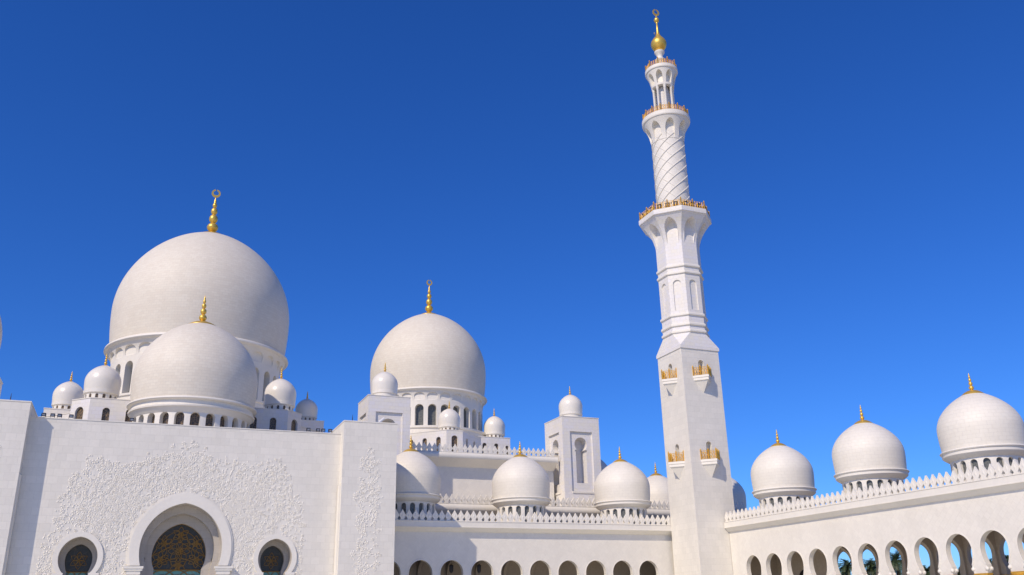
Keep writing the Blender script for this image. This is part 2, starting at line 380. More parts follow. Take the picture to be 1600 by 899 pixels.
def make_great_dome(name,loc,label,R,zw,h,zr,rd,z0,nwin,zo0,zo1,hw,fin,matn,scz,plinth,group=None,windep=.9):
    """heights are world heights; loc gives the axis and the roof it stands on"""
    b0=loc[2]; t=empty(name,loc,label,'dome',group); q=lambda z:z-b0
    d=MB(); d.lathe(dome_profile(R,q(zw),h,q(zr),rb=.965,tip=.10,n=60),144); d.build('shell',matn,t,ang=60)
    rm=MB(); e=R*.028
    rm.lathe([(R*.955,q(zr)+.3*e),(R*1.0,q(zr)+.45*e),(R*1.018,q(zr)),(R*1.022,q(zr)-.6*e),(R*1.01,q(zr)-1.1*e),(R*.985,q(zr)-1.3*e),(R*.96,q(zr)-1.4*e)],144); rm.build('rim_moulding','plain',t,ang=40)
    dr=MB()
    if scz:
        s0,s1=scz; scallops(dr,nwin,rd,R*.99,q(s0),q(s1),rd,power=2.4,aw=.41,ab=.22,at=.80)
        dr.lathe([(R*.99,q(s1)),(R*.985,q(zr)-1.2*e)],144)
        drum_openings(t,dr,nwin,rd,q(z0),q(s0),q(zo0),q(zo1),hw,windep,'pane_grey')
    else:
        drum_openings(t,dr,nwin,rd,q(z0),q(zr)-1.9,q(zo0),q(zo1),hw,windep,'pane')
        dr.lathe([(rd,q(zr)-1.9),(rd+.15,q(zr)-1.75),(R*.965,q(zr)-1.3),(R*.99,q(zr)-1.2),(R*.995,q(zr)-1.0),(R*.96,q(zr)-.85),(R*.96,q(zr)-.3)],144)
    dr.build('drum','plain',t,ang=20)
    c=MB(); c.lathe([(rd-windep,q(z0)),(rd-windep,q(zr))],96); c.build('drum_core','plain',t)
    if plinth:
        p=MB(); p.lathe([(plinth[0],q(plinth[1])),(plinth[0],q(plinth[2])-.5),(plinth[0]+.25,q(plinth[2])-.35),(plinth[0]+.25,q(plinth[2])),(rd-.2,q(plinth[2])+.1)],96); p.build('plinth','plain',t)
    H,r0,moon=fin; make_finial(t,q(zw)+h,H,r0,moon,n=32,drop=drop_at(R,h,r0,.10))
    return t

# ---------------------------------------------------------------- parapets of spade-shaped merlons
def merlon_mesh(name,s=1.0):
    o=[(-.40,0),(-.40,.07),(-.25,.15),(-.24,.25),(-.41,.52),(-.455,.64),(-.41,.77),(-.21,1.08),(-.13,1.19),(0,1.46)]
    o=[(x*s,z*s) for x,z in o]; full=o+[(-x,z) for x,z in o[-2::-1]]
    mb=MB(); V,F=sheet(full,[]); t=.13*s
    mb.add([(u,-t,z) for u,z in V],F); mb.add([(u,t,z) for u,z in V],[f[::-1] for f in F]); n=len(full)
    mb.add([(u,-t,z) for u,z in full]+[(u,t,z) for u,z in full],[(i,(i+1)%n,(i+1)%n+n,i+n) for i in range(n)])
    # carved leaf standing proud, both faces
    leaf=[(0,.3),(-.15,.5),(-.2,.68),(-.1,.9),(0,1.14),(.1,.9),(.2,.68),(.15,.5)]
    for sg in (-1,1):
        L=[(x*s,sg*(t-.01),z*s) for x,z in leaf]; c=(0,sg*(t+.045*s),.68*s)
        mb.add(L+[c],[(i,(i+1)%8,8) for i in range(8)])
    return mb.mesh(name,M['plain'],20)
MER=merlon_mesh('merlon'); 
def merlons(parent,p,q,z,pitch=.93,me=None):
    p=Vector(p);q=Vector(q); L=(q-p).length; n=int(L/pitch); d=(q-p)/L; a=math.atan2(d.y,d.x)
    for i in range(n):
        c=p+d*(pitch*(i+.5)+(L-n*pitch)/2); inst('merlon',me or MER,parent,(c.x,c.y,z),a)

# ---------------------------------------------------------------- ground
g=MB(); g.add([(-2500,-2500,-.02),(2500,-2500,-.02),(2500,3000,-.02),(-2500,3000,-.02)],[(0,1,2,3)]); tag(g.build('ground','sand',fix=False),kind='structure')
g=MB(); g.add([(-140,-90,0),(90,-90,0),(90,120,0),(-140,120,0)],[(0,1,2,3)]); tag(g.build('courtyard_paving','court',fix=False),kind='structure')

# ---------------------------------------------------------------- entrance facade
FY=110.8; AX=5.45
t=empty('entrance_facade',(AX,FY,0),'broad marble entrance wall carved with vines around one large and two small arches','wall')
fr=lambda u,z,w:(u,w,z)
big=arch(4.42,9.35,5.05,neck=4.15,zn=7.5,zb=0,n=20)
sL=arch(1.95,8.35,2.2,neck=1.35,zn=6.75,zb=4.2,n=14,cu=-10.5); sR=[(-u,z) for u,z in sL][::-1]
mb=MB(); wall_sheet(mb,rect(-17.55,17.7,0,23.35),[big,sL,sR],fr,3.3)
mb.box((-17.55,3.3,22.9),(17.7,12,23.2))
mb.build('wall','wall',t,ang=20)
cp=MB(); cp.box((-17.55,-.06,23.36),(17.7,.6,23.46)); cp.build('coping','plain',t)
# big window: frame, stepped reveals, glass, tracery
def window_set(t,cu,w_out,apex_out,ol_open,scale,zg,name='window'):
    pass
def shrink(cu,w,zc,h,neck,zn,zb,n): return arch(w,zc,h,neck=neck,zn=zn,zb=zb,n=n,cu=cu)
def big_window():
    f=MB(); o=arch(5.45,9.35,6.15,neck=5.2,zn=7.5,n=20); i=arch(4.42,9.35,5.05,neck=4.15,zn=7.5,n=20)
    band(f,o,i,fr,-.26,.0); 
    band(f,arch(5.62,9.35,6.32,neck=5.4,zn=7.5,n=20),arch(5.4,9.35,6.1,neck=5.15,zn=7.5,n=20),fr,-.16,.0)
    for s in (-1,1):
        f.box((s*4.75-.95 if s<0 else 3.85,-.55,6.95),(s*4.75+.9 if s<0 else 5.7,0,7.18)); f.box((s*4.75-.72 if s<0 else 4.0,-.46,6.55),(s*4.75+.72 if s<0 else 5.5,0,6.95)); f.box((s*4.75-.6 if s<0 else 4.12,-.36,0),(s*4.75+.6 if s<0 else 5.38,0,6.55))
        f.box((s*4.75-1.05 if s<0 else 3.75,-.62,7.18),(s*4.75+.98 if s<0 else 5.8,0,7.42))
    W=f.build('window','plain',t)
    s=MB(); o=arch(4.6,9.35,5.2,neck=4.3,zn=7.5,zb=0,n=20)
    i=arch(3.78,9.2,4.25,neck=3.5,zn=7.4,zb=0,n=20); band(s,o,i,fr,2.0,3.4); L=MB(); band(L,big,[(u*.992,z-.03 if z>1 else z) for u,z in big],fr,.03,3.3); L.build('shade_lining','shade_lining',W,ang=28)  # thin added sheet darkens the reveal in place of shade
    i2=arch(2.98,8.85,3.6,neck=2.6,zn=7.3,zb=0,n=20); band(s,[(u*1.4,z*1.16 if z>1 else z) for u,z in i2],i2,fr,3.4,4.4); s.build('inner_frame','shade_lining',W,ang=28)
    # glass from neck up, teal panel below
    gl=arch(3.05,8.85,3.65,neck=2.7,zn=7.25,n=20); p=panel(gl,fr,4.2); p.build('pane','glass_dark',W)
    lo=MB(); V,F=sheet([(-2.7,0),(2.7,0),(2.7,7.25),(-2.7,7.25)],[]); lo.add([fr(u,z,4.16) for u,z in V],F); lo.build('lower_pane','glass_teal',W)
    tr=MB()
    def P(pts,r=.055): tr.tube([fr(u,z,4.1) for u,z in pts],r,5)
    def ok(p): return inside(p,gl)
    def curve(fn,n=40,r=.045):
        seg=[]
        for i in range(n+1):
            p=fn(i/n)
            if ok(p): seg.append(p)
            else:
                if len(seg)>1: P(seg,r)
                seg=[]
        if len(seg)>1: P(seg,r)
    def rosette(cx,cz,R,k,rot=0):
        for j in range(k):
            a=2*PI*j/k+rot
            for s in (-1,1): curve(lambda q:(cx+R*q*cos(a)-s*.27*R*sin(PI*q)*sin(a),cz+R*q*sin(a)+s*.27*R*sin(PI*q)*cos(a)),14)
        curve(lambda q:(cx+R*.3*cos(2*PI*q),cz+R*.3*sin(2*PI*q)),18)
    rosette(0,9.35,1.25,8); 
    for j in range(8):
        a=2*PI*j/8+PI/8; a2=a+2*PI/8
        curve(lambda q:(1.75*cos(a+(a2-a)*q)*(1-.22*sin(PI*q)),9.35+1.75*sin(a+(a2-a)*q)*(1-.22*sin(PI*q))),12)
    for cx,cz in ((0,11.2),(-1.75,10.2),(1.75,10.2),(-2.0,8.4),(2.0,8.4),(0,7.7)): rosette(cx,cz,.95,6,PI/6)
    for s in (-1,1):
        curve(lambda q:(s*(3.0-2.9*q),7.3+1.2*sin(PI*q*.5)),20); curve(lambda q:(s*3*(1-q),8.8+1.6*q),20); curve(lambda q:(s*(.2+2.8*q),11.6-3*q*q),20)
    for s in (-1,0,1):
        P([(s*1.6+1.5*cos(a/12*PI),5.9+1.3*sin(a/12*PI)) for a in range(13)],.06); P([(s*1.6+.9*cos(a/12*PI),5.9+.8*sin(a/12*PI)) for a in range(13)],.05)
    P([(-2.7,7.25),(2.7,7.25)],.07); P([(u*.985,z*.995+.03) for u,z in gl],.06)
    tr.build('tracery','oldgold',W)
big_window()
def small_window(cu):
    f=MB(); o=arch(2.5,8.35,2.75,neck=1.95,zn=6.75,n=16,cu=cu); i=arch(1.95,8.35,2.2,neck=1.35,zn=6.75,n=16,cu=cu); band(f,o,i,fr,-.2,.0)
    f.box((cu-2.3,-.4,6.45),(cu-1.25,0,6.75)); f.box((cu+1.25,-.4,6.45),(cu+2.3,0,6.75)); f.box((cu-2.1,-.3,0),(cu-1.45,0,6.45)); f.box((cu+1.45,-.3,0),(cu+2.1,0,6.45))
    W=f.build('window','plain',t)
    s=MB(); o=arch(2.1,8.35,2.35,neck=1.5,zn=6.75,zb=4.2,n=16,cu=cu); i=arch(1.38,8.3,1.62,neck=1.1,zn=7.0,zb=4.2,n=16,cu=cu); band(s,o,i,fr,2.2,3.1); s.build('inner_frame','shade_lining',W,ang=28)
    gl=arch(1.42,8.3,1.66,neck=1.15,zn=6.95,n=16,cu=cu); panel(gl,fr,2.95).build('pane','glass_dark',W)
    lo=MB(); V,F=sheet([(cu-1.15,4.2),(cu+1.15,4.2),(cu+1.15,6.98),(cu-1.15,6.98)],[]); lo.add([fr(u,z,2.92) for u,z in V],F); lo.build('lower_pane','glass_teal',W)
    L=MB(); q=arch(1.95,8.35,2.2,neck=1.35,zn=6.75,zb=4.2,n=14,cu=cu); band(L,q,[(cu+(u-cu)*.985,z-.02) for u,z in q],fr,.03,3.2); L.build('shade_lining','shade_lining',W,ang=28)  # added dark sheet over the wall reveal, standing in for its shade
    tr=MB()
    for j in range(6):
        a=2*PI*j/6+PI/6
        for s_ in (-1,1): tr.tube([fr(cu+.95*q*cos(a)-s_*.25*sin(PI*q)*sin(a),8.2+.95*q*sin(a)+s_*.25*sin(PI*q)*cos(a),2.88) for q in [k/10 for k in range(11)]],.035,5)
        tr.tube([fr(cu+.5*cos(a+q),8.2+.5*sin(a+q),2.88) for q in [k/6*PI/3 for k in range(7)]],.035,5)
    for s_ in (-1,1): tr.tube([fr(cu+s_*.58+.5*cos(k/10*PI),6.3+.66*sin(k/10*PI),2.86) for k in range(11)],.05,5)
    tr.tube([fr(cu-1.1,6.98,2.86),fr(cu+1.1,6.98,2.86)],.06,5)
    tr.build('tracery','oldgold',W)
small_window(-10.5); small_window(10.5)
bk=MB(); bk.box((-17,4.6,0),(17,5.0,22)); bk.build('inner_wall','plain',t)

# carved vines in low relief
def vines(mb,frame,ok,seeds,nleaf,rng):
    def leaf(u,z,a,L,wd):
        vs=[];n=5
        pts=[(0,0)]+[(L*k/n,wd*sin(PI*k/n)) for k in range(1,n)]+[(L,0)]+[(L*k/n,-wd*sin(PI*k/n)) for k in range(n-1,0,-1)]
        vs=[]
        for x,y in pts:
            X,Y=rot2(a,x,y); vs.append(frame(u+X,z+Y,.012))
        X,Y=rot2(a,L*.45,0); c=frame(u+X,z+Y,-.08); k=len(vs)
        mb.add(vs+[c],[(i,(i+1)%k,k) for i in range(k)])
    def flower(u,z,r):
        k=rng.choice((5,6)); a0=rng.random()*6
        for j in range(k): leaf(u,z,a0+2*PI*j/k,r,r*.3)
    def grow(u,z,a,L,r,depth):
        pts=[(u,z)]; curl=rng.uniform(-.5,.5); s=.2
        for i in range(int(L/s)):
            curl+=rng.uniform(-.3,.3); curl*=.9; a+=curl*.6
            u+=cos(a)*s; z+=sin(a)*s
            if not ok(u,z): break
            pts.append((u,z))
            if rng.random()<.62: sd=rng.choice((-1,1)); leaf(u,z,a+sd*rng.uniform(.5,1.3),rng.uniform(.22,.5),rng.uniform(.06,.13))
            if rng.random()<.05: flower(u+rng.uniform(-.3,.3),z+rng.uniform(-.3,.3),rng.uniform(.22,.42))
            if depth<3 and rng.random()<.05: grow(u,z,a+rng.choice((-1,1))*rng.uniform(.5,1.2),L*rng.uniform(.35,.7),r*.75,depth+1)
        if len(pts)>2:
            mb.tube([frame(p[0],p[1],0.0) for p in pts],r,5,taper=r*.55)
            if rng.random()<.8: flower(pts[-1][0],pts[-1][1],rng.uniform(.22,.38))
    for sd in seeds: grow(*sd,0)
    n=0
    while n<nleaf:
        u=rng.uniform(-15,15); z=rng.uniform(4,22)
        if ok(u,z):
            n+=1
            if rng.random()<.3: flower(u,z,rng.uniform(.2,.36))
            else: leaf(u,z,rng.uniform(0,6.3),rng.uniform(.22,.5),rng.uniform(.06,.12))
rng=random.Random(3)
topline=[(-13.6,13),(-12.6,16.8),(-11.6,17.4),(-10.9,19.6),(-8.6,19.4),(-6.8,18.6),(-4.8,19.3),(-2.2,20.6),(0,21.6),(2.2,20.5),(4.4,19.4),(6.8,19.0),(9,19.6),(10.7,19.9),(11.2,18.3),(12,17.4),(11.9,15.8),(13.4,15.6),(12.6,14.4),(13.2,12)]
def ztop(u):
    if u<-14.2 or u>13.7: return 0
    if u<topline[0][0]: return 11
    z=12
    for (a,za),(b,zb) in zip(topline,topline[1:]):
        if a<=u<=b or b<=u<=a: z=za+(zb-za)*(u-a)/(b-a); break
    return z+.45*sin(u*5.1)+.3*sin(u*11.7)
bo=arch(5.75,9.35,6.5,neck=5.5,zn=7.5,zb=0,n=16); so_=arch(2.65,8.35,2.95,neck=2.1,zn=6.7,zb=3,n=12,cu=-10.5); so2=arch(2.65,8.35,2.95,neck=2.1,zn=6.7,zb=3,n=12,cu=10.5)
def okF(u,z): return z<ztop(u) and z>4 and not inside((u,z),bo) and not inside((u,z),so_) and not inside((u,z),so2)
rel=MB(); seeds=[]
for s in (-1,1):
    for k in range(11): seeds.append((s*rng.uniform(6.0,8.2),rng.uniform(5,13),PI/2+s*rng.uniform(-1.3,.4)*1.0,rng.uniform(5,9),.065))
    for k in range(11): seeds.append((s*rng.uniform(3.5,6.5),rng.uniform(12.5,15.5),PI/2-s*rng.uniform(-.3,1.5),rng.uniform(5,9),.06))
    for k in range(8): seeds.append((s*rng.uniform(12.8,13.4),rng.uniform(4.5,9),PI/2+rng.uniform(-.4,.4),rng.uniform(4,8),.06))
    for k in range(14): seeds.append((s*rng.uniform(0,12),rng.uniform(13,18),rng.uniform(0,6.3),rng.uniform(3,6),.05))
for k in range(10): seeds.append((rng.uniform(-2,2),rng.uniform(16,18),PI/2+rng.uniform(-1,1),rng.uniform(3,6),.06))
vines(rel,fr,okF,seeds,2300,rng)
rel.build('floral_relief','relief',t,ang=50,fix=False)

# pylons beside the facade
def pylon(name_label,cx,hw,sgn):
    t=empty('entrance_pylon',(cx,109.2,0),name_label,'pylon','marble pylons flanking the entrance')
    mb=MB(); mb.box((-hw,0,0),(hw,13,24.72)); mb.build('wall','wall',t,ang=20)
    cp=MB(); cp.box((-hw-.05,-.05,24.723),(hw+.05,13.05,24.86)); cp.build('coping','plain',t)
    st=MB(); x=-sgn*hw # a slim strip on the inner edge, as on the photograph
    st.box((min(x,x-sgn*.16),.35,0),(max(x,x-sgn*.16),1.45,16.9)); st.build('edge_strip','plain',t)
    r=MB(); rg=random.Random(11+sgn)
    f2=lambda u,z,w:(u,w,z)
    def ok(u,z): 
        top=21.9-abs(u)*1.6 if abs(u)<1.2 else 19.8-(abs(u)-1.2)*9
        return 4<z<top+.4*sin(z*3) and abs(u)<1.45+.35*sin(z*1.7)
    sd=[(rg.uniform(-.8,.8),4.2+k*.65,PI/2+rg.uniform(-.8,.8),rg.uniform(3,6),.06) for k in range(24)]
    vines(r,f2,ok,sd,230,rg); r.build('floral_relief','relief',t,ang=50,fix=False)
    return t
pylon('plain marble pylon with a climbing vine relief at the right end of the entrance wall',26.5,3.42,1)
pylon('marble pylon cut by the left edge of the view, shading the entrance wall beside it',-15.4,3.48,-1)
# left wing beyond the pylon, outside the frame on the left is plain wall
# floodlights along the facade top
def floodlight(loc,label,rz=0,s=1.0,group='black floodlights along the entrance wall top',name='floodlight'):
    t=empty(name,loc,label,'floodlight',group,rz)
    b=MB(); b.box((-.17*s,-.12*s,.16*s),(.17*s,.14*s,.42*s)); b.box((-.2*s,-.16*s,.38*s),(.2*s,.16*s,.44*s)); b.build('housing','black',t)
    l=MB(); l.box((-.13*s,-.128*s,.19*s),(.13*s,-.121*s,.37*s)); l.build('lens','lens',t)
    y=MB(); y.box((-.22*s,-.03*s,0),(-.18*s,.03*s,.34*s)); y.box((.18*s,-.03*s,0),(.22*s,.03*s,.34*s)); y.box((-.22*s,-.05*s,-.0),(.22*s,.05*s,.04*s)); y.build('bracket','black',t)
    return t
fl=[(-10.64,'black floodlight nearest the left pylon on the entrance wall top'),(-9.73,'black floodlight below the left little dome, second from the left pylon'),(-9.02,'black floodlight below the left little dome, third from the left pylon'),(-7.83,'black floodlight just left of the bright cut corner of the roof block'),(-1.44,'black floodlight standing alone left of the front dome drum'),
 (18.98,'black floodlight under the shaded right corner of the roof block'),(20.18,'black floodlight third from the right pylon on the wall top'),(20.83,'black floodlight second from the right pylon on the wall top'),(21.71,'black floodlight nearest the right pylon on the wall top')]
for x,l in fl: floodlight((x,111.0,23.46),l,s=1.15)
# white projector tube on the right pylon roof
t=empty('roof_spotlight',(28.0,110.0,24.86),'short white tube tilted on the roof edge of the right pylon','spotlight')
b=MB(); b.tube([(-.3,0,.15),(.28,.05,.62)],.17,12); b.build('barrel','white',t); b=MB(); b.tube([(.28,.05,.62),(.36,.06,.68)],.21,12); b.build('hood','white',t); b=MB(); b.box((-.06,-.05,0),(.06,.05,.34)); b.build('bracket','white',t)
def rod(loc,label):
    t=empty('lightning_rod',loc,label,'lightning rod','thin dark rods on the pylon roofs'); b=MB(); b.lathe([(.09,0),(.09,.15),(.05,.2),(.05,.5),(.012,1.0)],8,cap=True); b.build('rod','black',t); b=MB(); b.lathe([(.16,0),(.14,.06),(.09,.08)],8,cap=True); b.build('base','black',t)
rod((24.3,110.2,24.86),'thin dark rod on the roof of the right entrance pylon'); rod((-14.1,110.2,24.86),'thin dark rod on the roof of the left entrance pylon')

# ---------------------------------------------------------------- hall block behind the facade
def window_row(t,frame,specs,mat='pane',depth=.35):
    """specs: (u centre, half width, z0, z1); returns holes and builds panes"""
    holes=[]
    for u,hw,z0,z1 in specs:
        ol=arch(hw,z1-hw,hw,zb=z0,n=7,cu=u); holes.append(ol); p=panel(ol,frame,depth-.02); p.build('window',mat,t)
    return holes
def block(label,name,origin,poly,z0,z1,wins,group=None,mat='fine',cat='building'):
    """poly counter-clockwise in world XY; wins {edge index: specs}"""
    ox,oy=origin; t=empty(name,(ox,oy,z0),label,cat,group); P=[(x-ox,y-oy) for x,y in poly]; mb=MB(); n=len(P); H=z1-z0
    for i in range(n):
        f=frame_d(P[i],P[(i+1)%n]); L=(Vector(P[(i+1)%n])-Vector(P[i])).length
        hs=window_row(t,f,[(u if u>0 else L+u,hw,a-z0,b-z0) for u,hw,a,b in wins.get(i,[])])
        V,F=sheet(rect(0,L,0,H),hs); mb.add([f(u,z,0) for u,z in V],F)
        for h in hs:
            m=len(h); mb.add([f(u,z,0) for u,z in h]+[f(u,z,.35) for u,z in h],[(k,(k+1)%m,(k+1)%m+m,k+m) for k in range(m)])
    mb.add([(x,y,H-.02) for x,y in P],[tuple(range(n))]); mb.build('wall',mat,t,ang=20,fix=False)
    c=MB(); k=.05
    cx=sum(p[0] for p in P)/n; cy=sum(p[1] for p in P)/n
    c.prism([(x+(k if x>cx else -k),y+(k if y>cy else -k)) for x,y in P],H-.0,H+.12); c.build('coping','plain',t)
    return t
block('low windowed marble roof block with cut corners behind the entrance wall','roof_block',(6.1,140),[(-7.35,133),(19.6,133),(22.0,135.4),(22.0,145),(-9.75,145),(-9.75,135.4)],22,30.85,
 {0:[(2.2,.47,26.3,29.65),(5.2,.47,26.3,29.65),(-2.1,.47,26.3,29.65),(-4.9,.47,26.3,29.65)],1:[(1.75,.78,26.3,29.8)],5:[(1.65,.78,26.3,29.8)]})
block('wide lower marble hall behind the cut-corner roof block, under the great dome','prayer_hall',(7,165),[(-9.9,138.2),(22.2,138.2),(29.2,145.2),(38,175),(38,200),(-24,200),(-24,175),(-15.6,143.9)],10,29.6,{1:[(2.5,.5,26,28.6)]})
block('small plain marble block at the left under the farther little dome','roof_block',(-11.4,150),[(-14.2,147),(-8.4,147),(-8.4,153),(-14.2,153)],29.6,31.9,{},group='plain marble bases under the little domes')
block('small plain marble block in shade under the far little dome right of the front dome','roof_block',(28.5,170),[(25.6,167),(31.4,167),(31.4,173),(25.6,173)],29.6,36.6,{},group='plain marble bases under the little domes')
make_tiny_dome((-6.2,136,30.97),'glossy little white dome on the bright left corner of the roof block',2.42)
make_tiny_dome((18.65,136,30.97),'glossy little white dome on the right corner of the roof block',2.42)
make_tiny_dome((-11.4,150,32.02),'leftmost little white dome, lower and farther than its neighbour',2.22)
make_tiny_dome((28.5,170,36.72),'little dome wholly in shade behind the right corner of the roof block',2.12)

make_great_dome('entrance_dome',(6.0,129,22),'large white dome in front of the great dome, over the row of arched drum windows',8.38,32.7,9.2,29.2,7.55,22,24,22.5,27.35,.62,(4.3,2.15,0),'dome_mid',None,None,windep=.8,group='large hall domes')
make_great_dome('great_dome',(7.7,165,29),'largest white marble dome with crescent finial, rising behind the entrance dome',15.5,53.6,17.3,46.4,14.4,36.2,28,36.9,42.6,.95,(8.1,3.0,.86),'dome_great',(43.1,45.9),(15.6,29,36.6),windep=1.3,group='large hall domes')
make_great_dome('side_dome',(49.75,160,29),'large white dome with crescent finial right of centre, behind the right pylon',11.15,45.4,12.5,40.3,10.45,33.1,28,33.5,37.4,.78,(6.2,2.1,.62),'dome_great',(37.75,39.95),(11.3,29,33.3),windep=.9,group='large hall domes')
make_great_dome('side_dome',(-34.5,160,29),'large white dome almost wholly outside the left edge, only its flank showing',11.15,45.4,12.5,40.3,10.45,33.1,28,33.5,37.4,.78,(6.2,2.1,.62),'dome_great',(37.75,39.95),(11.3,29,33.3),windep=.9,group='large hall domes')

# right complex
block('windowed marble block with slanted sides in front of the side dome','roof_block',(49,150),[(46.85,140),(49.75,140),(55.0,145.25),(56.2,150.2),(56.2,158),(38,158),(38,148.8)],22,30.75,
 {0:[(1.45,.55,27.2,29.95)],6:[(-1.5,.42,27.2,29.75),(-4.1,.42,27.2,29.75),(-6.7,.42,27.2,29.75)],1:[(1.7,.4,27.2,29.75),(4.6,.4,27.2,29.75)]})
block('plain marble block with narrow windows right of the side dome','roof_block',(59.4,154),[(56.2,150),(62.55,150),(62.55,160),(56.2,160)],22,31.95,{0:[(1.3,.42,28,30.9),(3.6,.42,28,30.9),(5.7,.3,28,30.6)],1:[(3,.4,28,30.9)]})
block('wide marble hall roof under the side dome','prayer_hall',(50,168),[(38,158.2),(62.3,158.2),(66,162),(66,185),(38.2,185)],10,31.2,{})
make_tiny_dome((48.3,142.9,30.87),'little white dome on the narrow front of the block below the side dome',1.9)
make_tiny_dome((60.6,152.9,32.07),'little white dome at the lower right of the side dome',2.03)

# ---------------------------------------------------------------- turret towers with keyhole niches
def turret(cx,y0,w,ztop,label,dlabel):
    hw=w/2; t=empty('turret_tower',(cx,y0+hw,0),label,'tower','square towers with keyhole niches')
    mb=MB(); H=ztop
    for k in range(4):
        a=k*PI/2
        def f(u,z,dw,a=a): 
            X,Y=rot2(a,u,-hw+dw); return (X,Y,z)
        o=rect(-2.1,2.1,H-12.4,H-2.45)
        wall_sheet(mb,rect(-hw,hw,8,H),[o],f,.3,back=False,rims=False)
        # keyhole: round head above a straight slot
        hd=[]; r=1.18; zc=H-4.55; nz=H-5.45
        a1=math.acos((zc-nz)/r)
        for i in range(25):
            q=-PI+a1+ (2*PI-2*a1)*i/24
            hd.append((r*sin(q),zc+r*cos(q)))
        hd=[(-1.0,H-11.0),(-1.0,nz-.35),(-1.16,nz-.3),(-1.16,nz-.05)]+[hd[0]]+hd[1:]+[(1.16,nz-.05),(1.16,nz-.3),(1.0,nz-.35),(1.0,H-11.0)]
        V,F=sheet(rect(-2.1,2.1,H-12.4,H-2.45),[hd]); mb.add([f(u,z,.3) for u,z in V],F)
        m=len(hd); mb.add([f(u,z,.3) for u,z in hd]+[f(u,z,2.2) for u,z in hd],[(i,(i+1)%m,(i+1)%m+m,i+m) for i in range(m)])
        V2,F2=sheet(hd,[]); mb.add([f(u,z,2.18) for u,z in V2],F2)
    mb.add([(-hw,-hw,H-.02),(hw,-hw,H-.02),(hw,hw,H-.02),(-hw,hw,H-.02)],[(0,1,2,3)]); mb.build('wall','fine',t,ang=20,fix=False)
    mo=MB()
    for k in range(4):
        a=k*PI/2
        for (u0,u1,z0,z1) in ((-2.1,2.1,H-12.7,H-12.42),):
            pts=[(u0,-hw-.14),(u1,-hw-.14),(u1,-hw),(u0,-hw)]; mo.prism([rot2(a,*p) for p in pts],z0,z1)
    mo.build('sill','plain',t)
    c=MB(); c.box((-hw-.06,-hw-.06,H+.002),(hw+.06,hw+.06,H+.12)); c.build('coping','plain',t)
    R=2.08
    make_tiny_dome((cx,y0+hw,ztop+.12),dlabel,R,windows=False,H=1.6,group='glossy domes capping the turret towers')
turret(34.3,130,6.65,33.35,'square marble tower behind the right pylon, its niche half hidden','glossy dome capping the tower behind the right pylon')
turret(68.5,133,7.0,32.8,'free-standing square marble tower with a tall keyhole niche on each side','glossy dome capping the free-standing keyhole tower')
turret(-22.1,130,6.65,32.8,'square marble tower cut by the left edge above the left pylon','glossy dome of the tower at the left edge')

# ---------------------------------------------------------------- upper tiers behind the middle arcade
t=empty('upper_wall',(50,136,13),'high marble wall with deep cornice and pointed merlons below the side dome','wall')
mb=MB(); mb.box((-15.8,0,0),(14.5,9,12.5)); mb.build('wall','scale',t)
mb=MB(); prof=[(0,11.0),(-1.85,12.1),(-2.0,12.2),(-2.0,13.0),(-1.7,13.05),(9,13.05)]
for i in range(len(prof)-1):
    (a,za),(b,zb)=prof[i],prof[i+1]; mb.add([(-16.6,a,za),(14.5,a,za),(14.5,b,zb),(-16.6,b,zb)],[(0,1,2,3)])
mb.build('cornice','plain',t)
MER2=merlon_mesh('merlon',.92); merlons(t,(-16.5,-1.8),(14.4,-1.8),13.05,pitch=.86,me=MER2)
t=empty('middle_wall',(55,130,10),'middle marble wall with cornice and pointed merlons just behind the arcade domes','wall')
mb=MB(); mb.box((-25,0,0),(45,9,6.2)); mb.build('wall','scale',t)
mb=MB(); prof=[(0,5.2),(-.8,6.35),(-.95,6.5),(-.95,7.35),(-.7,7.4),(9,7.42)]
for i in range(len(prof)-1):
    (a,za),(b,zb)=prof[i],prof[i+1]; mb.add([(-25,a,za),(45,a,za),(45,b,zb),(-25,b,zb)],[(0,1,2,3)])
mb.build('cornice','plain',t)
merlons(t,(-20,-.8),(43,-.8),7.4,pitch=.93)

# ---------------------------------------------------------------- arcades
def ball(mb,c,r,n=10):
    P=[(r*sin(PI*i/6)+.0005,-r*cos(PI*i/6)) for i in range(7)]; mb.lathe(P,n,c)
COLM=MB(); COLM.lathe([(.62,0),(.62,.25),(.5,.35),(.42,.5),(.36,.8),(.34,3.5)],20); COLM=COLM.mesh('column',M['plain'])
cpm=MB(); cpm.lathe([(.36,3.35),(.46,3.45),(.42,3.55),(.62,3.95),(.86,4.35),(.86,4.42)],20)
for k in range(16):
    a=2*PI*k/16
    cpm.add([(.5*cos(a-.14),.5*sin(a-.14),3.6),(.5*cos(a+.14),.5*sin(a+.14),3.6),(.86*cos(a+.17),.86*sin(a+.17),4.2),(1.0*cos(a),1.0*sin(a),4.32),(.86*cos(a-.17),.86*sin(a-.17),4.2)],[(0,1,2,3,4)])
cpm.box((-.84,-.38,4.42),(.84,.38,4.55))
CAPM=cpm.mesh('capital',M['gilt'])
